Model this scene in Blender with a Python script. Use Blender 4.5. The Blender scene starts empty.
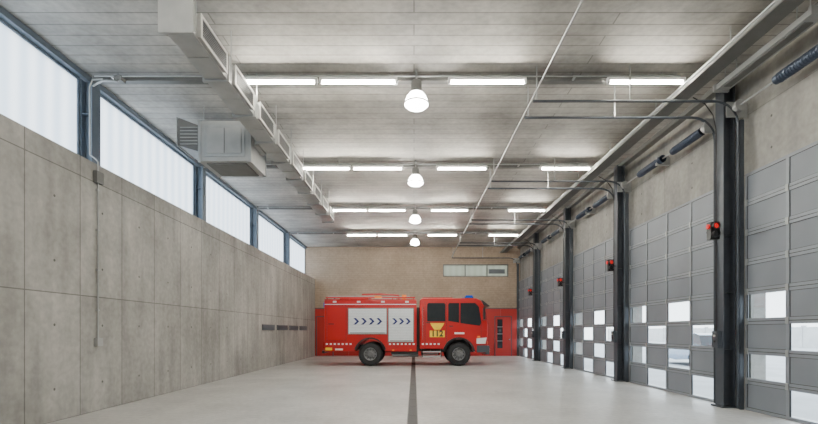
import bpy, math
from mathutils import Vector, Matrix
S=bpy.context.scene

# ---------------------------------------------------------------- materials
def newmat(name):
    m=bpy.data.materials.new(name); m.use_nodes=True
    nt=m.node_tree; b=nt.nodes.get('Principled BSDF')
    return m,nt,b
def N(nt,t,**k):
    n=nt.nodes.new(t)
    for a,v in k.items(): setattr(n,a,v)
    return n
def simple(name,col,rough=.5,metal=0,var=.08,scale=6,coat=0,bump=0):
    m,nt,b=newmat(name)
    tc=N(nt,'ShaderNodeTexCoord'); no=N(nt,'ShaderNodeTexNoise'); no.inputs['Scale'].default_value=scale; no.inputs['Detail'].default_value=5
    nt.links.new(tc.outputs['Object'],no.inputs['Vector'])
    r=N(nt,'ShaderNodeValToRGB')
    r.color_ramp.elements[0].position=.3; r.color_ramp.elements[1].position=.7
    r.color_ramp.elements[0].color=(*[c*(1-var) for c in col],1)
    r.color_ramp.elements[1].color=(*[min(1,c*(1+var)) for c in col],1)
    nt.links.new(no.outputs['Fac'],r.inputs['Fac']); nt.links.new(r.outputs['Color'],b.inputs['Base Color'])
    b.inputs['Roughness'].default_value=rough; b.inputs['Metallic'].default_value=metal
    b.inputs['Coat Weight'].default_value=coat
    if bump:
        bp=N(nt,'ShaderNodeBump'); bp.inputs['Strength'].default_value=bump; bp.inputs['Distance'].default_value=.01
        nt.links.new(no.outputs['Fac'],bp.inputs['Height']); nt.links.new(bp.outputs['Normal'],b.inputs['Normal'])
    return m
def emis(name,col,st,base=None):
    m,nt,b=newmat(name)
    b.inputs['Base Color'].default_value=(*(base or col),1); b.inputs['Emission Color'].default_value=(*col,1); b.inputs['Emission Strength'].default_value=st
    return m

def concrete(name,ca,cb,bw,bh,axes='YZ',rough=.7,holes=True,mortar=.007,off=0.0,jd=.55,zoff=0,pv=.07,streak=.0,st=(2.6,.35),n1s=.55):
    m,nt,b=newmat(name)
    L=nt.links.new
    tc=N(nt,'ShaderNodeTexCoord'); sp=N(nt,'ShaderNodeSeparateXYZ'); L(tc.outputs['Object'],sp.inputs[0])
    cx=N(nt,'ShaderNodeCombineXYZ'); L(sp.outputs[axes[0]],cx.inputs['X']); L(sp.outputs[axes[1]],cx.inputs['Y'])
    ad=N(nt,'ShaderNodeVectorMath',operation='ADD'); ad.inputs[1].default_value=(50.0*bw,zoff+50*bh,0); L(cx.outputs[0],ad.inputs[0])
    br=N(nt,'ShaderNodeTexBrick'); br.offset=off; br.squash=1
    br.inputs['Scale'].default_value=1; br.inputs['Brick Width'].default_value=bw; br.inputs['Row Height'].default_value=bh
    br.inputs['Mortar Size'].default_value=mortar; br.inputs['Mortar Smooth'].default_value=.2
    a,c=1-pv,1+pv*.7
    br.inputs['Color1'].default_value=(a,a,a,1); br.inputs['Color2'].default_value=(c,c,c,1); br.inputs['Mortar'].default_value=(jd,jd,jd,1)
    L(ad.outputs[0],br.inputs['Vector'])
    n1=N(nt,'ShaderNodeTexNoise'); n1.inputs['Scale'].default_value=n1s; n1.inputs['Detail'].default_value=8; n1.inputs['Roughness'].default_value=.62
    L(tc.outputs['Object'],n1.inputs['Vector'])
    r=N(nt,'ShaderNodeValToRGB'); r.color_ramp.elements[0].position=.34; r.color_ramp.elements[1].position=.64
    r.color_ramp.elements[0].color=(*ca,1); r.color_ramp.elements[1].color=(*cb,1)
    L(n1.outputs['Fac'],r.inputs['Fac'])
    n2=N(nt,'ShaderNodeTexNoise'); n2.inputs['Scale'].default_value=9; n2.inputs['Detail'].default_value=6
    L(tc.outputs['Object'],n2.inputs['Vector'])
    r2=N(nt,'ShaderNodeValToRGB'); r2.color_ramp.elements[0].position=.3; r2.color_ramp.elements[1].position=.7
    r2.color_ramp.elements[0].color=(.84,.84,.84,1); r2.color_ramp.elements[1].color=(1.06,1.06,1.06,1)
    L(n2.outputs['Fac'],r2.inputs['Fac'])
    m1=N(nt,'ShaderNodeMixRGB',blend_type='MULTIPLY'); m1.inputs[0].default_value=1
    L(r.outputs[0],m1.inputs[1]); L(r2.outputs[0],m1.inputs[2])
    m2=N(nt,'ShaderNodeMixRGB',blend_type='MULTIPLY'); m2.inputs[0].default_value=1
    L(m1.outputs[0],m2.inputs[1]); L(br.outputs['Color'],m2.inputs[2])
    out=m2
    if streak:
        mp=N(nt,'ShaderNodeMapping'); mp.inputs['Scale'].default_value=(st[0],st[1],1); L(ad.outputs[0],mp.inputs['Vector'])
        n3=N(nt,'ShaderNodeTexNoise'); n3.inputs['Scale'].default_value=1; n3.inputs['Detail'].default_value=6; L(mp.outputs[0],n3.inputs['Vector'])
        r3=N(nt,'ShaderNodeValToRGB'); r3.color_ramp.elements[0].position=.35; r3.color_ramp.elements[1].position=.62
        q=1-streak; r3.color_ramp.elements[0].color=(q,q,q,1); r3.color_ramp.elements[1].color=(1.04,1.04,1.04,1); L(n3.outputs['Fac'],r3.inputs['Fac'])
        m4=N(nt,'ShaderNodeMixRGB',blend_type='MULTIPLY'); m4.inputs[0].default_value=1
        L(out.outputs[0],m4.inputs[1]); L(r3.outputs[0],m4.inputs[2]); out=m4
    if holes:
        mo=N(nt,'ShaderNodeVectorMath',operation='MODULO'); mo.inputs[1].default_value=(bw,bh/2,1); L(ad.outputs[0],mo.inputs[0])
        di=N(nt,'ShaderNodeVectorMath',operation='DISTANCE'); di.inputs[1].default_value=(bw*.5,bh*.25,0); L(mo.outputs[0],di.inputs[0])
        lt=N(nt,'ShaderNodeMath',operation='LESS_THAN'); lt.inputs[1].default_value=.024; L(di.outputs['Value'],lt.inputs[0])
        m3=N(nt,'ShaderNodeMixRGB',blend_type='MULTIPLY'); L(lt.outputs[0],m3.inputs[0]); L(out.outputs[0],m3.inputs[1]); m3.inputs[2].default_value=(.32,.32,.32,1)
        out=m3
    L(out.outputs[0],b.inputs['Base Color']); b.inputs['Roughness'].default_value=rough
    bp=N(nt,'ShaderNodeBump'); bp.inputs['Strength'].default_value=.25; bp.inputs['Distance'].default_value=.01
    L(br.outputs['Fac'],bp.inputs['Height']); bp.invert=True
    L(bp.outputs['Normal'],b.inputs['Normal'])
    return m

M={}
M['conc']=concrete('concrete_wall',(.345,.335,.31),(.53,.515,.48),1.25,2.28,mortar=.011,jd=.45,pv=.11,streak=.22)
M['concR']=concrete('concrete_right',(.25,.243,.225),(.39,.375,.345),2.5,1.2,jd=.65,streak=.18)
M['brick']=concrete('brick_beige',(.35,.27,.20),(.44,.34,.255),1.2,.12,axes='XZ',holes=False,mortar=.009,off=.5,jd=.74,pv=.03)
M['ceil']=concrete('ceiling_planks',(.33,.315,.29),(.54,.52,.48),7.0,.30,axes='XY',holes=False,mortar=.014,jd=.55,rough=.6,off=.5,pv=.07,streak=.14,st=(.5,2.2),n1s=.8)
M['floor']=concrete('floor_polished',(.49,.48,.465),(.66,.65,.63),5.0,5.02,axes='XY',holes=False,mortar=.006,jd=.72,rough=.36,pv=.02,streak=.08,st=(1,.5))
M['steel']=simple('dark_steel',(.065,.075,.09),.45,.3)
M['drain']=simple('drain_dark_steel',(.028,.028,.03),.6,0)
M['steel2']=simple('blue_grey_steel',(.13,.165,.21),.45,.2)
M['galv']=simple('galvanised',(.40,.41,.41),.4,.6,.12,4)
M['galvW']=simple('galvanised_light',(.40,.405,.40),.45,.3,.1,3)
M['grille']=simple('grille_white',(.50,.50,.48),.5,0,.05,3)
M['ventgrey']=simple('vent_grey',(.13,.145,.16),.6,0,.05,3)
M['tray']=simple('tray_grey',(.16,.16,.155),.5,.3)
M['alu']=simple('door_frame_alu',(.27,.29,.32),.45,.25,.05)
M['panel']=simple('door_panel_grey',(.22,.24,.27),.5,.1,.08,1.2)
M['seal']=simple('rubber_black',(.02,.02,.022),.7)
M['black']=simple('black_plastic',(.015,.015,.017),.4)
M['tyre']=simple('tyre_rubber',(.018,.018,.02),.75)
M['red']=simple('fire_red',(.48,.003,.004),.28,0,.03,2,coat=.4)
M['reddoor']=simple('red_cladding',(.42,.022,.018),.45,0,.06,1)
M['shut']=simple('shutter_alu',(.72,.75,.78),.35,.15,.04)
M['blue']=simple('blue_mark',(.006,.016,.13),.5)
M['yellow']=simple('yellow_panel',(.95,.62,.02),.4)
M['white']=simple('white_paint',(.8,.8,.8),.4,0,.03)
M['chrome']=simple('chrome',(.6,.6,.6),.15,.9)
M['wglass']=simple('tinted_glass',(.02,.025,.03),.06,0)
M['rim']=simple('rim_grey',(.22,.22,.23),.4,.5)
M['spring']=simple('spring_bluegrey',(.05,.07,.11),.45,.4)
M['lampred']=emis('signal_red',(1,.01,.01),.45,(.5,.01,.01))
M['taillight']=simple('tail_light_red',(.4,.01,.01),.2)
M['beacon']=simple('beacon_blue',(.01,.08,.6),.1)
M['orange']=simple('orange_lamp',(.9,.25,.02),.3)
M['tube']=emis('fluorescent_tube',(1,.95,.82),160)
M['bulb']=emis('high_bay_bulb',(1,.97,.91),48)
M['car']=simple('car_silver_blue',(.25,.34,.48),.2,.5,.03,2,coat=.8)
M['asph']=simple('yard_paving',(.5,.5,.5),.85,0,.12,.8)
M['yardwall']=simple('yard_wall',(.6,.6,.6),.8,0,.1,1)
def glassmat():
    m,nt,b=newmat('clear_glazing'); nt.nodes.remove(b)
    t=N(nt,'ShaderNodeBsdfTransparent'); t.inputs[0].default_value=(.92,.95,.96,1)
    g=N(nt,'ShaderNodeBsdfGlossy'); g.inputs['Roughness'].default_value=.05
    mx=N(nt,'ShaderNodeMixShader'); mx.inputs[0].default_value=.07
    o=nt.nodes['Material Output']
    nt.links.new(t.outputs[0],mx.inputs[1]); nt.links.new(g.outputs[0],mx.inputs[2]); nt.links.new(mx.outputs[0],o.inputs[0])
    return m
M['glass']=glassmat()
def polymat(name='polycarbonate_translucent',ax='Y',ca=(.80,.85,.90),cb=(.96,.98,.99),sc=.8):
    m,nt,b=newmat(name); nt.nodes.remove(b); L=nt.links.new
    tc=N(nt,'ShaderNodeTexCoord'); w=N(nt,'ShaderNodeTexWave',wave_type='BANDS',bands_direction=ax)
    w.inputs['Scale'].default_value=sc; w.inputs['Distortion'].default_value=.4
    L(tc.outputs['Object'],w.inputs['Vector'])
    r=N(nt,'ShaderNodeValToRGB'); r.color_ramp.elements[0].color=(*ca,1); r.color_ramp.elements[1].color=(*cb,1)
    L(w.outputs['Fac'],r.inputs['Fac'])
    t=N(nt,'ShaderNodeBsdfTranslucent'); L(r.outputs[0],t.inputs[0])
    d=N(nt,'ShaderNodeBsdfDiffuse'); L(r.outputs[0],d.inputs[0])
    mx=N(nt,'ShaderNodeMixShader'); mx.inputs[0].default_value=.12
    L(t.outputs[0],mx.inputs[1]); L(d.outputs[0],mx.inputs[2]); L(mx.outputs[0],nt.nodes['Material Output'].inputs[0])
    return m
M['poly']=polymat()
M['frost']=polymat('frosted_window','X',(.36,.37,.32),(.40,.41,.36))

# ---------------------------------------------------------------- mesh builder
class MB:
    def __init__(s): s.v=[];s.f=[];s.m=[];s.mats=[]
    def mi(s,mat):
        if mat not in s.mats: s.mats.append(mat)
        return s.mats.index(mat)
    def add(s,vs,fs,mat):
        o=len(s.v); s.v+= [tuple(v) for v in vs]; k=s.mi(mat)
        for f in fs: s.f.append([i+o for i in f]); s.m.append(k)
        return s
    def box(s,x0,x1,y0,y1,z0,z1,mat):
        vs=[(x0,y0,z0),(x1,y0,z0),(x1,y1,z0),(x0,y1,z0),(x0,y0,z1),(x1,y0,z1),(x1,y1,z1),(x0,y1,z1)]
        return s.add(vs,[(0,3,2,1),(4,5,6,7),(0,1,5,4),(1,2,6,5),(2,3,7,6),(3,0,4,7)],mat)
    def prism(s,poly,ax,a0,a1,mat):
        def P(u,v,a):
            return {'x':(a,u,v),'y':(u,a,v),'z':(u,v,a)}[ax]
        n=len(poly)
        vs=[P(u,v,a0) for u,v in poly]+[P(u,v,a1) for u,v in poly]
        fs=[tuple(range(n)),tuple(range(2*n-1,n-1,-1))]
        for i in range(n):
            j=(i+1)%n; fs.append((i,i+n,j+n,j))
        return s.add(vs,fs,mat)
    def cyl(s,p0,p1,r,mat,seg=16,r2=None):
        p0=Vector(p0);p1=Vector(p1); d=(p1-p0).normalized(); r2=r if r2 is None else r2
        a=d.orthogonal().normalized(); b=d.cross(a)
        vs=[];
        for p,rr in((p0,r),(p1,r2)):
            for i in range(seg):
                t=2*math.pi*i/seg; vs.append(p+a*math.cos(t)*rr+b*math.sin(t)*rr)
        fs=[tuple(range(seg-1,-1,-1)),tuple(range(seg,2*seg))]
        for i in range(seg):
            j=(i+1)%seg; fs.append((i,j,j+seg,i+seg))
        return s.add(vs,fs,mat)
    def lathe(s,prof,c,d,mat,seg=32):
        c=Vector(c); d=Vector(d).normalized(); a=d.orthogonal().normalized(); b=d.cross(a)
        vs=[];n=len(prof)
        for r,h in prof:
            for i in range(seg):
                t=2*math.pi*i/seg; vs.append(c+d*h+a*math.cos(t)*r+b*math.sin(t)*r)
        fs=[]
        for k in range(n-1):
            for i in range(seg):
                j=(i+1)%seg; fs.append((k*seg+i,k*seg+j,(k+1)*seg+j,(k+1)*seg+i))
        return s.add(vs,fs,mat)
    def tube(s,pts,r,mat,seg=8):
        pts=[Vector(p) for p in pts]; n=len(pts); vs=[]
        up=None
        for i,p in enumerate(pts):
            d=((pts[min(i+1,n-1)]-pts[max(i-1,0)])).normalized()
            if up is None: a=d.orthogonal().normalized()
            else: a=(up-d*up.dot(d)).normalized()
            up=a; b=d.cross(a)
            for k in range(seg):
                t=2*math.pi*k/seg; vs.append(p+a*math.cos(t)*r+b*math.sin(t)*r)
        fs=[tuple(range(seg-1,-1,-1)),tuple(range((n-1)*seg,n*seg))]
        for k in range(n-1):
            for i in range(seg):
                j=(i+1)%seg; fs.append((k*seg+i,k*seg+j,(k+1)*seg+j,(k+1)*seg+i))
        return s.add(vs,fs,mat)
    def obj(s,name,parent=None,bevel=0,smooth=True,loc=None):
        me=bpy.data.meshes.new(name); me.from_pydata(s.v,[],s.f)
        for m in s.mats: me.materials.append(M[m])
        for p,k in zip(me.polygons,s.m): p.material_index=k
        import bmesh
        bm=bmesh.new(); bm.from_mesh(me); bmesh.ops.recalc_face_normals(bm,faces=bm.faces); bm.to_mesh(me); bm.free()
        if smooth:
            for p in me.polygons: p.use_smooth=True
            me.set_sharp_from_angle(angle=math.radians(35))
        me.update()
        o=bpy.data.objects.new(name,me); S.collection.objects.link(o)
        if parent: o.parent=parent
        if loc: o.location=loc
        if bevel:
            b=o.modifiers.new('bevel','BEVEL'); b.width=bevel; b.segments=2; b.limit_method='ANGLE'; b.angle_limit=math.radians(40)
        return o

P=5.02
YB=29.5; YF=-5.4; ZC=7.0
COLY=[9.73+P*k for k in range(-3,5) if 9.73+P*k<29]
DOORS=[(5.16+P*k,9.28+P*k) for k in range(-2,5)]
XL=-6.35; XR=6.80

# ---------------------------------------------------------------- room shell
MB().box(-7.15,7.15,YF-.2,YB+.25,-.2,0,'floor').obj('floor',smooth=False)
MB().box(-7.15,7.15,YF-.2,YB+.25,ZC,ZC+.3,'ceil').obj('ceiling',smooth=False)
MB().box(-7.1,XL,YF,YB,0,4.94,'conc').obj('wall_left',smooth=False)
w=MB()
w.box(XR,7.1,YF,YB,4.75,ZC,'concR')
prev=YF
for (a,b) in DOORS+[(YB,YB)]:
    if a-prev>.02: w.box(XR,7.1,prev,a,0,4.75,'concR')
    prev=b
w.obj('wall_right',smooth=False)
w=MB()
wx0,wx1,wz0,wz1=1.86,6.05,5.08,5.88
w.box(-7.1,7.1,YB,YB+.25,0,wz0,'brick'); w.box(-7.1,7.1,YB,YB+.25,wz1,ZC,'brick')
w.box(-7.1,wx0,YB,YB+.25,wz0,wz1,'brick'); w.box(wx1,7.1,YB,YB+.25,wz0,wz1,'brick')
w.obj('wall_back',smooth=False)
MB().box(-7.1,7.1,YF-.2,YF,0,ZC,'conc').obj('wall_front',smooth=False)

w=MB()
t=.06
w.box(wx0,wx1,YB+.02,YB+.14,wz0,wz0+t,'tray').box(wx0,wx1,YB+.02,YB+.14,wz1-t,wz1,'tray')
for x in (wx0,wx0+1.4,wx0+2.8,wx1-t): w.box(x,x+t,YB+.02,YB+.14,wz0+t,wz1-t,'tray')
w.box(wx0+t,wx1-t,YB+.09,YB+.10,wz0+t,wz1-t,'frost')
w.box(wx0+2.95,wx1-t-.15,YB+.075,YB+.085,wz0+.2,wz1-.3,'ventgrey')
w.obj('window_back',smooth=False)

edges=[YF]+[c for c in COLY]+[YB]
for i in range(len(edges)-1):
    a,b=edges[i]+.13,edges[i+1]-.13
    if i==0:a=YF+.02
    if i==len(edges)-2:b=YB-.02
    w=MB(); z0,z1=4.94,6.88; x0,x1=-7.05,-6.97
    w.box(x0,x1,a,b,z0,z0+.06,'steel2').box(x0,x1,a,b,z1-.05,z1,'steel2')
    w.box(x0,x1,a,a+.05,z0+.06,z1-.05,'steel2').box(x0,x1,b-.05,b,z0+.06,z1-.05,'steel2')
    w.box(-7.02,-7.0,a+.05,b-.05,z0+.06,z1-.05,'poly')
    w.obj('window_%d'%(i+1),smooth=False)
MB().box(-7.1,-6.86,YF,YB,6.88,ZC,'steel2').obj('trim_1',smooth=False)
def hbeam_col(name,x0,x1,yc,z0,z1,mat,depth=.26,t=.03,base=True):
    w=MB(); y0,y1=yc-depth/2,yc+depth/2
    w.box(x0,x0+t,y0,y1,z0,z1,mat).box(x1-t,x1,y0,y1,z0,z1,mat).box(x0+t,x1-t,yc-.012,yc+.012,z0,z1,mat)
    if base: w.box(x0-.06,x1+.02,y0-.06,y1+.06,z0,z0+.03,mat)
    for z in (z0+1.2,z0+2.4,z0+3.6):
        if z<z1-.3: w.box(x0+t,x1-t,y0+.01,y1-.01,z,z+.012,mat)
    return w
for c in COLY:
    hbeam_col('c',-6.97,-6.72,c,4.94,6.86,'steel2',base=False).obj('steel_window_column',smooth=False)
w=MB(); w.box(6.62,6.8,YF,YB,6.88,ZC,'tray'); w.obj('trim_2',smooth=False)

for c in COLY:
    w=hbeam_col('c',6.46,6.70,c,0,6.88,'steel',depth=.26)
    w.obj('steel_column',smooth=False)

# ---------------------------------------------------------------- sectional doors
def make_door(n,y0,y1):
    H=4.78; rows=8; cols=4; rh=H/rows; cw=(y1-y0+.10)/cols; y0-=.05
    w=MB(); x0,x1=6.72,6.765
    for r in range(rows):
        z0=r*rh+.006; z1=(r+1)*rh-.006
        w.box(x0,x1,y0,y0+cols*cw,z0,z0+.055,'alu').box(x0,x1,y0,y0+cols*cw,z1-.055,z1,'alu')
        w.box(x0+.01,x1-.01,y0+.02,y0+cols*cw-.02,max(0,z0-.012),z0,'seal')
        for c in range(cols+1):
            yc=y0+c*cw
            a=max(y0,yc-.035); b=min(y0+cols*cw,yc+.035)
            w.box(x0,x1,a,b,z0+.055,z1-.055,'alu')
        for c in range(cols):
            a=y0+c*cw+.035; b=y0+(c+1)*cw-.035
            g=(r<4) and ((c%2==0 and r in(0,2)) or (c%2==1 and r in(1,3)))
            # door columns are counted from the near jamb in the even bays
            if g:
                w.box(x0+.022,x0+.028,a,b,z0+.055,z1-.055,'glass')
                for (p,q,u,v) in ((a,a+.02,z0+.055,z1-.055),(b-.02,b,z0+.055,z1-.055)):
                    w.box(x0+.008,x0+.02,p,q,u,v,'seal')
            else:
                w.box(x0+.015,x0+.035,a,b,z0+.055,z1-.055,'panel')
                for (u,v) in ((z0+.055,z0+.063),(z1-.063,z1-.055)): w.box(x0+.010,x0+.0149,a,b,u,v,'seal')
                for (p,q) in ((a,a+.010),(b-.010,b)): w.box(x0+.010,x0+.0149,p,q,z0+.063,z1-.063,'seal')
        if r: 
            for c in range(cols+1):
                yc=min(max(y0+c*cw,y0+.05),y0+cols*cw-.05)
                w.box(x0-.02,x0,yc-.03,yc+.03,r*rh-.06,r*rh+.06,'galv')
    w.obj('door_%d'%n,smooth=False)
for i,(a,b) in enumerate(DOORS): make_door(i+1,a,b)

ZT=6.28
for (a,b) in DOORS:
    w=MB()
    for y in (a-.09,b+.09):
        pts=[(6.60,y,0.02),(6.60,y,5.6)]
        for k in range(0,9):
            t=math.pi/2*k/8
            pts.append((6.60-.5*(1-math.cos(t)),y,ZT-.5+.5*math.sin(t)))
        pts.append((2.42,y,ZT))
        w.tube(pts,.028,'steel')
        w.box(6.63,6.71,y-.02,y+.02,0.0,5.9,'steel')
        for hx in (2.5,4.4): w.box(hx-.012,hx+.012,y-.012,y+.012,ZT,ZC,'galv')
        w.box(6.36,6.79,y-.012,y+.012,5.95,6.26,'galv')
    w.cyl((6.52,a-.1,6.12),(6.52,b+.1,6.12),.018,'galv')
    for (p,q) in ((a+.22,a+1.42),(b-2.25,b-1.0)):
        w.cyl((6.52,p,6.12),(6.52,q,6.12),.085,'spring',20)
        for k in range(int((q-p)/.06)):
            w.cyl((6.52,p+k*.06,6.12),(6.52,p+k*.06+.03,6.12),.095,'spring',16)
    w.box(6.44,6.79,(a+b)/2-.03,(a+b)/2+.03,6.0,6.24,'galv')
    for y in (a+.06,b-.06): w.cyl((6.52,y-.05,6.12),(6.52,y+.05,6.12),.11,'galv',20)
    w.obj('sectional_door_track')
MB().tube([(2.41,YF+.05,ZT+.05),(2.41,YB-.05,ZT+.05)],.018,'galv').obj('track_bracing_rod')

for c in COLY:
    w=MB(); y=c-.16; x=6.24
    w.box(6.18,6.46,c-.03,c+.0,3.66,3.70,'steel')
    w.box(x-.10,x+.08,y-.06,y+.08,3.50,3.86,'black')
    for k,(z,mt) in enumerate(((3.77,'lampred'),(3.60,'black'))):
        w.cyl((x-.02,y-.06,z),(x-.02,y-.10,z),.055,mt,20)
        w.lathe([(.065,0),(.072,.0),(.072,.08),(.066,.08)],(x-.02,y-.06,z),(0,-1,0),'black',20)
    w.cyl((x-.10,y+.01,3.77),(x-.13,y+.01,3.77),.05,'lampred',16)
    w.obj('traffic_signal_light')
for c in COLY:
    w=MB()
    w.box(6.36,6.46,c-.09,c+.09,1.25,1.60,'steel').cyl((6.36,c,1.5),(6.34,c,1.5),.025,'white').cyl((6.36,c,1.38),(6.34,c,1.38),.025,'black')
    w.tube([(6.44,c+.08,1.6),(6.44,c+.08,5.9),(6.38,c+.08,6.2),(6.2,c+.08,6.45),(5.95,c+.08,6.58)],.012,'black')
    w.obj('door_control_box')

w=MB()
w.box(5.62,5.92,YF,YB,6.62,6.64,'tray').box(5.60,5.62,YF,YB,6.62,6.72,'galvW').box(5.92,5.94,YF,YB,6.62,6.72,'tray')
for k in range(14):
    y=YF+1+k*2.51
    for x in (5.61,5.93): w.box(x-.008,x+.008,y-.008,y+.008,6.72,ZC,'galv')
w.tube([(5.72,YF,6.67),(5.72,YB,6.67)],.03,'black').tube([(5.82,YF,6.67),(5.82,YB,6.67)],.025,'galvW')
w.tube([(5.5,YF,6.62),(5.5,YB,6.62)],.022,'galv')
w.obj('cable_tray')
w=MB()
w.box(6.14,6.40,7.1,9.4,6.50,6.60,'galvW').box(6.12,6.42,7.08,7.14,6.48,6.62,'galv').box(6.12,6.42,9.36,9.42,6.48,6.62,'galv')
w.box(6.20,6.34,7.3,9.2,6.485,6.50,'tray')
for y in (7.4,9.1):
    for x in (6.16,6.38): w.box(x-.008,x+.008,y-.008,y+.008,6.6,ZC,'galv')
w.obj('cable_trunking',smooth=False)

# ---------------------------------------------------------------- lighting rows
ROWS=[9.38+P*k for k in range(-3,4)]
for y in ROWS:
    w=MB()
    w.box(-6.7,5.5,y+.18,y+.32,6.80,6.815,'tray').box(-6.7,5.5,y+.18,y+.19,6.815,6.92,'tray').box(-6.7,5.5,y+.31,y+.32,6.815,6.92,'tray')
    for k in range(7):
        x=-6.2+k*1.9
        w.box(x-.01,x+.01,y+.245,y+.255,6.815,ZC,'galv')
        w.box(x-.02,x+.02,y+.05,y+.18,6.80,6.83,'galv')
    w.tube([(-6.6,y+.12,6.86),(5.5,y+.12,6.86)],.015,'galv')
    w.obj('light_row_support',smooth=False)
    for xa in (-3.58,-1.94,.70,3.96):
        w=MB()
        w.prism([(y+.02,6.79),(y+.08,6.79),(y+.09,6.73),(y+.01,6.73)],'x',xa,xa+1.6,'white')
        w.cyl((xa+.05,y+.05,6.690),(xa+1.55,y+.05,6.690),.024,'tube',12)
        w.box(xa,xa+.05,y+.015,y+.085,6.66,6.73,'white').box(xa+1.55,xa+1.6,y+.015,y+.085,6.66,6.73,'white')
        w.obj('fluorescent_light_fixture')
    w=MB(); x=.05; yy=y-.02
    w.cyl((x,yy+.1,6.98),(x,yy+.1,6.72),.02,'galv')
    w.lathe([(0,.0),(.09,0),(.11,-.03),(.11,-.20),(.15,-.24),(.15,-.26),(0.0,-.26)],(x,yy+.1,6.74),(0,0,1),'tray',24)
    w.lathe([(.14,-.26),(.19,-.32),(.23,-.41),(.24,-.46)],(x,yy+.1,6.74),(0,0,1),'bulb',32)
    w.lathe([(.24,-.46),(.242,-.49),(.19,-.54),(.10,-.57),(0,-.575)],(x,yy+.1,6.74),(0,0,1),'bulb',32)
    w.lathe([(.242,-.45),(.255,-.455),(.255,-.48),(.242,-.485)],(x,yy+.1,6.74),(0,0,1),'galv',32)
    w.obj('high_bay_lamp')

# ---------------------------------------------------------------- duct
w=MB(); dx0,dx1,dz0,dz1=-3.74,-3.34,6.10,6.48
y=6.9
while y<18.8:
    y2=min(y+1.35,19.0)
    w.box(dx0,dx1,y+.02,y2-.02,dz0,dz1,'galvW')
    for yy in (y,y2-.03): w.box(dx0-.04,dx1+.04,yy,yy+.03,dz0-.04,dz1+.04,'galv')
    if y2-y>1.0:
        a,b=y+.18,y2-.20; e=.06
        w.box(dx1,dx1+e,a,b,dz0+.02,dz1-.02,'galvW')
        w.box(dx1+e,dx1+e+.015,a-.02,b+.02,dz0+.0,dz0+.05,'grille').box(dx1+e,dx1+e+.015,a-.02,b+.02,dz1-.05,dz1,'grille')
        w.box(dx1+e,dx1+e+.015,a-.02,a+.03,dz0+.05,dz1-.05,'grille').box(dx1+e,dx1+e+.015,b-.03,b+.02,dz0+.05,dz1-.05,'grille')
        w.box(dx1+e,dx1+e+.002,a+.03,b-.03,dz0+.05,dz1-.05,'steel')
        for i in range(7):
            z=dz0+.06+i*.04; w.box(dx1+e+.002,dx1+e+.012,a+.03,b-.03,z,z+.010,'tray')
    w.box(dx0+.02,dx1-.02,(y+y2)/2-.008,(y+y2)/2+.008,dz0-.008,dz0,'galv')
    for x in (dx0-.05,dx1+.05): w.box(x-.008,x+.008,y+.02,y+.036,dz0,ZC,'galv')
    y=y2
w.box(dx0-.08,dx1+.05,6.86,6.9,dz0-.05,dz1+.06,'galvW')
w.obj('ventilation_duct',smooth=False)
w=MB()
w.box(-5.15,-3.90,11.0,12.1,5.66,6.62,'galvW')
for x in (-5.15,-3.95): 
    for yy in (10.98,12.07): w.box(x-.01,x+.06,yy,yy+.05,5.64,6.64,'galv')
w.box(-5.02,-4.04,10.975,11.0,5.76,6.52,'galv')
w.box(-4.94,-4.12,10.955,10.975,5.84,6.44,'galvW')
w.box(-4.53,-4.51,10.95,10.955,5.84,6.44,'tray')
w.box(-3.90,-3.79,11.2,11.8,6.1,6.46,'galvW')
w.prism([(-5.15,5.92),(-5.15,6.54),(-5.66,6.74),(-5.70,6.72),(-5.70,6.08)],'y',11.1,11.95,'tray')
w.box(-5.72,-5.70,11.08,11.97,6.06,6.76,'galv')
for i in range(6): w.box(-5.64,-5.22,11.08,11.1,6.1+i*.08,6.12+i*.08,'galvW')
w.box(-5.0,-4.05,11.1,12.0,5.63,5.66,'tray')
for x in (-5.05,-4.0):
    for yy in (11.05,12.0): w.box(x-.01,x+.01,yy-.01,yy+.01,6.62,ZC,'galv')
w.obj('air_handling_unit',smooth=False,bevel=.006)

w=MB()
w.tube([(-6.32,9.2,1.45),(-6.32,9.2,4.98),(-6.4,9.24,5.06),(-6.62,9.4,5.2),(-6.64,9.42,6.6),(-6.6,9.44,6.75),(-6.4,9.45,6.78)],.016,'galv')
w.box(-6.35,-6.27,9.12,9.28,1.3,1.46,'galvW')
for z in (2,2.8,3.6,4.4): w.box(-6.35,-6.30,9.17,9.23,z,z+.03,'galv')
w.box(-6.35,-6.27,9.1,9.3,4.55,4.78,'tray')
w.obj('wall_conduit')
w=MB(); w.tube([(-6.0,9.45,6.78),(-6.05,9.35,6.68),(-6.3,9.3,6.66),(-6.62,9.5,6.66)],.02,'galv')
w.box(-6.1,-5.95,9.35,9.5,6.7,6.79,'tray'); w.obj('ceiling_cable_loop')
for (ya,yb,z0,z1) in ((19.2,20.9,1.64,1.88),(21.3,23.0,1.64,1.88),(23.4,25.1,1.64,1.88),(25.5,27.2,1.64,1.88)):
    w=MB(); w.box(XL,XL+.03,ya,yb,z0,z1,'ventgrey')
    for i in range(4): w.box(XL+.03,XL+.04,ya+.04,yb-.04,z0+.03+i*.055,z0+.05+i*.055,'steel2')
    w.obj('wall_vent_grille',smooth=False)

w=MB(); w.box(-.11,.055,YF+.05,YB-.1,.0,.006,'drain')
w.box(-.125,-.11,YF+.05,YB-.1,0,.008,'tray').box(.055,.07,YF+.05,YB-.1,0,.008,'tray')
for k in range(34):
    y=YF+.1+k*1.0; w.box(-.105,.05,y,y+.012,.006,.008,'black')
w.obj('floor_drain_channel',smooth=False)

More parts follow.
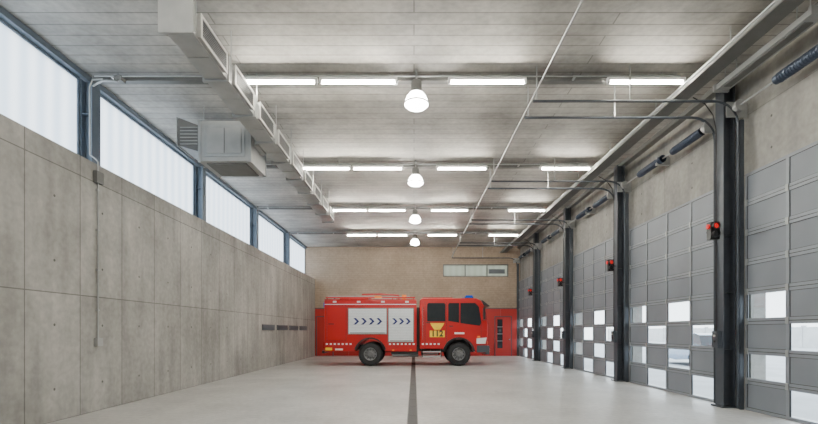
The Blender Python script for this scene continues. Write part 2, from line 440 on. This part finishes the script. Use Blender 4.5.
w=MB(); 
x=-6.34; 
while x<6.6:
    x2=min(x+1.08,6.66)
    w.box(x+.006,x2-.006,YB-.06,YB,.02,3.02,'reddoor'); x=x2
w.box(-6.34,6.66,YB-.07,YB,3.02,3.07,'steel')
w.obj('trim_3',smooth=False)
def reddoor(n,x0,x1,win):
    w=MB(); y=YB-.06
    w.box(x0-.05,x0,y-.05,y,0,2.55,'steel').box(x1,x1+.05,y-.05,y,0,2.55,'steel').box(x0-.05,x1+.05,y-.05,y,2.5,2.55,'steel')
    w.box(x0,x1,y-.04,y,0.01,2.5,'reddoor')
    if win: 
        w.box(x0+.12,x0+.46,y-.05,y-.04,.5,2.35,'wglass')
        for z in (.95,1.4,1.85): w.box(x0+.12,x0+.46,y-.055,y-.05,z,z+.03,'galv')
    w.box(x1-.18,x1-.06,y-.09,y-.06,1.05,1.08,'chrome').box(x1-.10,x1-.07,y-.07,y-.04,1.0,1.13,'chrome')
    w.obj('door_back_%d'%n,smooth=False)
reddoor(1,-6.2,-5.2,False); reddoor(2,5.2,6.2,True)

# ---------------------------------------------------------------- FIRE TRUCK
E=bpy.data.objects.new('fire_truck',None); S.collection.objects.link(E); E.location=(-4.10,21.0,0)
W=2.48
def arc(cx,cz,r,a0,a1,n=14):
    return [(cx+r*math.cos(math.radians(a0+(a1-a0)*i/n)),cz+r*math.sin(math.radians(a0+(a1-a0)*i/n))) for i in range(n+1)]
RX,FX,WR=2.10,6.15,.54
w=MB()
for yy in (.75,1.6): w.box(.3,7.2,yy,yy+.12,.72,.95,'black')
for x in (.5,1.3,3.2,4.2,5.1): w.box(x,x+.1,.87,1.6,.75,.92,'black')
w.cyl((RX,.3,WR),(RX,W-.3,WR),.09,'black').cyl((FX,.3,WR),(FX,W-.3,WR),.08,'black')
w.lathe([(0,-.25),(.14,-.22),(.2,-.1),(.2,.1),(.14,.22),(0,.25)],(RX,W/2,WR),(1,0,0),'black',20)
w.cyl((RX,W/2,.6),(5,W/2,.7),.05,'black')
w.box(4.9,7.0,.8,1.7,.6,1.2,'black')
w.box(3.05,4.3,.12,.75,.52,1.0,'black').cyl((3.1,.35,.62),(4.3,.35,.62),.22,'rim',24)
w.box(3.05,4.3,W-.75,W-.12,.52,1.0,'black')
w.obj('chassis',E,bevel=.008)
def bodypoly(x0,x1,z0,z1,arches):
    p=[(x0,z0)]
    for cx,cz,r in arches:
        dz=z0-cz; a=math.degrees(math.asin(dz/r))
        p+=arc(cx,cz,r,180-a,a)
    p+=[(x1,z0),(x1,z1),(x0,z1)]
    return p
w=MB()
w.prism(bodypoly(0,4.22,.66,3.0,[(RX,WR+.02,.68)]),'y',0,W,'red')
w.box(-.02,4.2,.1,W-.1,3.0,3.06,'red')
w.obj('pump_body',E,bevel=.03)
w=MB()
for s,(ya,yb) in enumerate(((-.015,0),(W,W+.015))):
    x=.08
    while x<4.1:
        if not(x>RX-.90 and x<RX+.8): w.box(x,x+.09,ya,yb,.97,1.04,'white')
        x+=.18
    w.box(.12,.13,ya,yb,1.15,2.75,'black').box(1.0,1.01,ya,yb,1.15,2.75,'black').box(.12,1.01,ya,yb,2.74,2.75,'black').box(.12,1.01,ya,yb,1.15,1.16,'black')
    w.box(.2,.45,ya-.01,yb+.01,1.9,1.94,'black')
    w.box(.02,4.2,ya,yb,2.80,2.83,'shut')
    w.box(.06,.36,ya,yb,.72,.84,'yellow').box(.50,.85,ya,yb,.72,.80,'white')
    for xx in (3.1,3.9): w.box(xx,xx+.1,ya,yb,.70,.75,'orange')
    for xx in (.4,1.5,2.6,3.7): w.box(xx,xx+.16,ya-.02,yb+.02,2.90,2.97,'shut')
    o=arc(RX,WR+.02,.75,15,165,20); q=arc(RX,WR+.02,.68,15,165,20)
    w.prism(o+q[::-1],'y',ya-.02,yb+.02,'black')
w.box(-.02,0,.2,W-.2,1.2,2.8,'shut'); 
for i in range(20): w.box(-.03,-.02,.22,W-.22,1.22+i*.078,1.225+i*.078,'tray')
for yy in (.03,W-.13):
    w.box(-.03,0,yy,yy+.1,.8,1.1,'taillight'); w.box(-.03,0,yy,yy+.1,2.7,2.9,'beacon')
w.box(-.12,.0,.1,W-.1,.58,.70,'black')
w.obj('body_trim',E)
w=MB()
for (ya,yb,sg) in ((-.03,0.0,-1),(W,W+.03,1)):
    for (x0,x1,z0,z1) in ((1.12,2.84,1.48,2.62),(2.95,4.06,1.12,2.62)):
        w.box(x0-.04,x1+.04,ya+.012 if sg<0 else ya,yb if sg<0 else yb-.012,z0-.04,z1+.04,'tray')
        n=int((z1-z0)/.07)
        for i in range(n):
            z=z0+i*(z1-z0)/n
            w.box(x0,x1,ya,yb,z,z+(z1-z0)/n-.005,'shut')
        w.box(x0+.05,x1-.05,ya-.02 if sg<0 else yb,ya if sg<0 else yb+.02,z0+.02,z0+.05,'chrome')
w.obj('roller_shutters',E)
w=MB()
def chev(cx,cz,s,ya,yb):
    t=s*.8; a=cx-s*.85; b=cx+s*.95
    for sg in (1,-1):
        w.add([(a,ya,cz+sg*s),(a+t,ya,cz+sg*s),(b,ya,cz),(b-t,ya,cz),(a,yb,cz+sg*s),(a+t,yb,cz+sg*s),(b,yb,cz),(b-t,yb,cz)],[(0,1,2,3),(7,6,5,4),(0,4,5,1),(1,5,6,2),(2,6,7,3),(3,7,4,0)],'blue')
for ya,yb in ((-.038,-.03),(W+.03,W+.038)):
    for k in range(4): chev(1.46+k*.35,2.04,.15,ya,yb)
    for k in range(3): chev(3.22+k*.30,2.04,.14,ya,yb)
w.obj('chevron_marks',E,smooth=False)
cx0=4.36
w=MB()
p=[(cx0,.78)]
p+=[(5.38,.78)]
p+=arc(FX,WR+.04,.68,168,12)
p+=[(6.95,.60),(7.40,.60),(7.46,.75),(7.48,1.9),(7.30,2.75),(7.16,3.0),(6.95,3.1),(cx0+.1,3.1),(cx0,3.0)]
w.prism(p,'y',.02,W-.02,'red')
w.box(4.22,4.36,.3,W-.3,.8,2.7,'black')
w.obj('cab',E,bevel=.035)
w=MB()
for s in (0,1):
    def Y(a,b): return (a,b) if s==0 else (W-b,W-a)
    ya,yb=Y(.004,.03)
    w.prism([(4.70,2.04),(5.54,2.04),(5.54,2.82),(5.48,2.88),(4.76,2.88),(4.70,2.82)],'y',ya,yb,'wglass')
    w.prism([(5.66,2.06),(6.16,1.98),(6.16,2.88),(5.72,2.88),(5.66,2.82)],'y',ya,yb,'wglass')
    w.prism([(6.22,1.96),(7.10,1.84),(7.18,2.0),(7.06,2.70),(6.90,2.88),(6.22,2.88)],'y',ya,yb,'wglass')
    for (x,z0,z1) in ((4.60,.85,2.92),(5.58,.95,2.92)): w.box(x,x+.015,*Y(.008,.03),z0,z1,'black')
    w.box(7.16,7.172,*Y(.008,.03),1.25,2.0,'black')
    w.box(4.66,4.84,*Y(-.03,.01),1.96,2.0,'black'); w.box(5.70,5.88,*Y(-.03,.01),1.80,1.84,'black')
    a=Y(-.03,.01)[0] if s==0 else Y(-.03,.01)[1]
    w.tube([(4.5,a,1.2),(4.5,a,2.7)],.015,'chrome')
    o=arc(FX,WR+.04,.74,8,172,20); q=arc(FX,WR+.04,.66,8,172,20)
    w.prism(o+q[::-1],'y',*Y(-.03,.03),'black')
    w.box(4.5,5.32,*Y(-.02,.2),.40,.48,'galv').box(4.5,5.32,*Y(.0,.2),.62,.68,'galv')
    w.box(4.46,4.5,*Y(.0,.2),.40,.8,'black').box(5.32,5.36,*Y(.0,.2),.40,.8,'black')
    x=4.46
    while x<5.25:
        w.box(x,x+.09,*Y(.0,.03),.97,1.04,'white'); x+=.18
    # yellow triangular shield with number plate under it
    w.prism([(4.84,1.96),(5.48,1.96),(5.42,1.84),(5.30,1.66),(5.02,1.66),(4.90,1.84)],'y',*Y(.002,.03),'yellow')
    w.box(4.82,5.50,*Y(.002,.03),1.32,1.62,'yellow')
    w.prism([(6.96,1.02),(7.36,1.02),(7.42,1.30),(6.96,1.26)],'y',*Y(.002,.03),'white')
    w.box(7.0,7.12,*Y(-.002,.03),1.30,1.37,'orange')
    w.box(6.97,7.46,*Y(.0,.03),.62,.94,'steel')
    w.box(5.95,6.4,*Y(.004,.03),1.46,1.54,'white')
    ym=-.16 if s==0 else W+.16; y0=0.04 if s==0 else W-.04
    w.tube([(7.16,y0,2.75),(7.28,ym,2.72),(7.28,ym,2.1),(7.20,y0,2.05)],.014,'black')
    w.box(7.23,7.32,ym-.10,ym+.10,2.12,2.66,'black')
w.prism([(7.495,1.92),(7.505,1.92),(7.33,2.74),(7.315,2.74)],'y',.14,W-.14,'wglass')
w.box(7.46,7.50,.4,W-.4,1.15,1.72,'black')
for i in range(5): w.box(7.50,7.51,.42,W-.42,1.2+i*.1,1.22+i*.1,'rim')
w.box(7.38,7.56,.06,W-.06,.52,.92,'steel')
for yy in (.16,W-.50): w.box(7.56,7.58,yy,yy+.34,.62,.82,'white')
for yy in (.15,W-.45): w.box(7.46,7.495,yy,yy+.3,1.0,1.12,'orange')
w.prism([(7.29,2.82),(7.56,2.72),(7.58,2.76),(7.24,3.02)],'y',.15,W-.15,'black')
w.obj('cab_details',E)
w=MB()
w.box(.05,4.15,.06,.10,3.1,3.16,'red').box(.05,4.15,W-.10,W-.06,3.1,3.16,'red')
for x in (.1,1.1,2.1,3.1,4.05):
    for yy in (.06,W-.10): w.box(x,x+.04,yy,yy+.04,3.04,3.1,'red')
for yy in (.45,.85): w.box(.1,3.9,yy,yy+.04,3.16,3.23,'galvW')
for i in range(13): w.cyl((.25+i*.29,.45,3.195),(.25+i*.29,.89,3.195),.014,'galvW',8)
w.box(.3,.36,.4,.95,3.05,3.16,'galv').box(3.5,3.56,.4,.95,3.05,3.16,'galv')
w.box(.5,1.9,1.3,2.2,3.06,3.24,'red').box(2.2,3.2,1.3,2.1,3.06,3.2,'galvW')
w.tube([(3.4,.2,3.06),(3.4,.2,3.24),(2.6,.2,3.30),(1.7,.2,3.28)],.035,'red')
w.box(2.3,2.62,.02,.10,3.1,3.2,'orange')
w.box(3.55,3.75,.12,.3,3.06,3.26,'orange')
w.box(6.45,6.85,.25,W-.25,3.1,3.14,'black')
for yy in (.28,W-.68): w.prism([(6.45,3.14),(6.85,3.14),(6.80,3.25),(6.50,3.25)],'y',yy,yy+.4,'beacon')
w.box(4.5,5.9,.5,2.0,3.1,3.17,'red')
w.obj('roof_equipment',E)
def wheel(cx,y,out,name,double=False):
    w=MB(); wd=.30; R=WR
    def T(c):
        w.lathe([(.29,-wd/2),(.33,-wd/2-.01),(.44,-wd/2-.02),(.50,-wd/2),(.53,-wd/2+.04),(R,-wd/2+.07),(R,wd/2-.07),(.53,wd/2-.04),(.50,wd/2),(.44,wd/2+.02),(.33,wd/2+.01),(.29,wd/2)],c,(0,1,0),'tyre',48)
        n=36
        for i in range(n):
            t=2*math.pi*i/n; ca,sa=math.cos(t),math.sin(t)
            for yo in (-.1,.1):
                c0=Vector(c)+Vector((ca*(R-.004),yo,sa*(R-.004)))
                if c0.z<.05: continue
                w.cyl(c0,c0+Vector((ca*.014,0,sa*.014)),.028,'tyre',4)
    T((cx,y,R))
    if double: T((cx,y-out*.34,R))
    f=out*(wd/2)
    w.lathe([(.30,f),(.285,f+out*.01),(.27,f-out*.02),(.26,f-out*.10),(.20,f-out*.13),(.13,f-out*.10),(.12,f-out*.02),(.10,f+out*.0),(0,f+out*.005)] ,(cx,y,R),(0,1,0),'rim',40)
    for i in range(10):
        t=2*math.pi*i/10
        p=Vector((cx+.17*math.cos(t),y+f-out*.115,R+.17*math.sin(t))); w.cyl(p,p+Vector((0,out*.05,0)),.016,'chrome',6)
    for i in range(10):
        t=2*math.pi*(i+.5)/10
        p=Vector((cx+.235*math.cos(t),y+f-out*.115,R+.235*math.sin(t))); w.cyl(p,p+Vector((0,out*.012,0)),.024,'black',12)
    w.obj(name,E)
wheel(RX,.20,-1,'wheel_rear_near',True); wheel(RX,W-.20,1,'wheel_rear_far',True)
wheel(FX,.20,-1,'wheel_front_near'); wheel(FX,W-.20,1,'wheel_front_far')
def text(body,x,y,z,size,mat,rz=0,name='lettering'):
    c=bpy.data.curves.new(name,'FONT'); c.body=body; c.size=size; c.extrude=.003; c.align_x='CENTER'; c.align_y='CENTER'; c.offset=.012
    o=bpy.data.objects.new(name,c); S.collection.objects.link(o); o.parent=E
    o.location=(x,y,z); o.rotation_euler=(math.radians(90),0,rz); c.materials.append(M[mat]); return o
text('112',5.16,-.003,1.47,.37,'black',0,'lettering_112')
text('112',5.16,W+.003,1.47,.37,'black',math.pi,'lettering_112_far')

# ---------------------------------------------------------------- outside
MB().box(7.15,70,-50,90,-.12,-.02,'asph').obj('yard_ground',smooth=False)
MB().box(-70,-7.15,-50,90,-.12,-.02,'asph').obj('side_ground',smooth=False)
w=MB()
for k in range(24):
    y=-30+k*5; w.box(38,38.3,y,y+4.96,-.02,2.0,'yardwall'); w.box(37.9,38.4,y+4.96,y+5.1,-.02,2.15,'yardwall')
w.obj('perimeter_wall',smooth=False)
def car(loc):
    w=MB(); L=4.2; Wd=1.74
    body=[(.05,.28)]+[(.45,.28)]+arc(.80,.32,.36,180,0,12)+[(2.2,.24)]+arc(3.35,.32,.36,180,0,12)+[(4.1,.30),(4.2,.45),(4.17,.75),(4.0,.86),(3.15,.98),(.5,1.0),(.1,.95),(0,.7)]
    w.prism(body,'x',0,Wd,'car')
    cab=[(.25,.98),(.62,1.42),(1.0,1.48),(2.0,1.47),(2.45,1.36),(3.2,.97)]
    vs=[(.06,u,v) if v<1.1 else (.2,u,v) for u,v in cab]+[(Wd-.06,u,v) if v<1.1 else (Wd-.2,u,v) for u,v in cab]
    fs=[tuple(range(6)),tuple(range(11,5,-1))]+[(i,i+6,(i+1)%6+6,(i+1)%6) for i in range(6)]
    w.add(vs,fs,'wglass')
    w.prism([(.6,1.43),(1.0,1.49),(2.0,1.48),(2.42,1.38),(2.0,1.50),(1.0,1.52)],'x',.2,Wd-.2,'car')
    for u in (1.55,):
        w.add([(.05,u-.04,.98),(.05,u+.04,.98),(.19,u+.04,1.47),(.19,u-.04,1.47)],[(0,1,2,3)],'car')
    for u in (.80,3.35):
        for x,s in ((.0,-1),(Wd,1)):
            w.cyl((x+.0*s,u,.31),(x-.2*s,u,.31),.31,'tyre',28); w.cyl((x+.01*s,u,.31),(x-.02*s,u,.31),.2,'chrome',20)
    w.box(.1,.4,-.01,.02,.7,.85,'taillight').box(.1,.4,4.14,4.19,.62,.76,'white').box(1.34,1.64,-.01,.02,.7,.85,'taillight').box(1.34,1.64,4.14,4.19,.62,.76,'white')
    o=w.obj('car',bevel=.03); o.location=loc
car((12.6,20.0,-.02))

# ---------------------------------------------------------------- world, camera
wd=bpy.data.worlds.new('overcast'); S.world=wd; wd.use_nodes=True
nt=wd.node_tree; bg=nt.nodes['Background']
tc=N(nt,'ShaderNodeTexCoord'); sp=N(nt,'ShaderNodeSeparateXYZ'); r=N(nt,'ShaderNodeValToRGB')
nt.links.new(tc.outputs['Generated'],sp.inputs[0]); nt.links.new(sp.outputs['Z'],r.inputs['Fac'])
r.color_ramp.elements[0].color=(.93,.97,1,1); r.color_ramp.elements[1].color=(.76,.88,1,1)
nt.links.new(r.outputs[0],bg.inputs['Color']); bg.inputs['Strength'].default_value=6.0

cam=bpy.data.cameras.new('camera'); co=bpy.data.objects.new('camera',cam); S.collection.objects.link(co)
co.location=(0,0,1.6); co.rotation_euler=(math.radians(90),0,0)
cam.sensor_width=36; cam.lens=460/818*36; cam.shift_x=-5/818; cam.shift_y=119/818; cam.clip_start=.05; cam.clip_end=300
S.camera=co
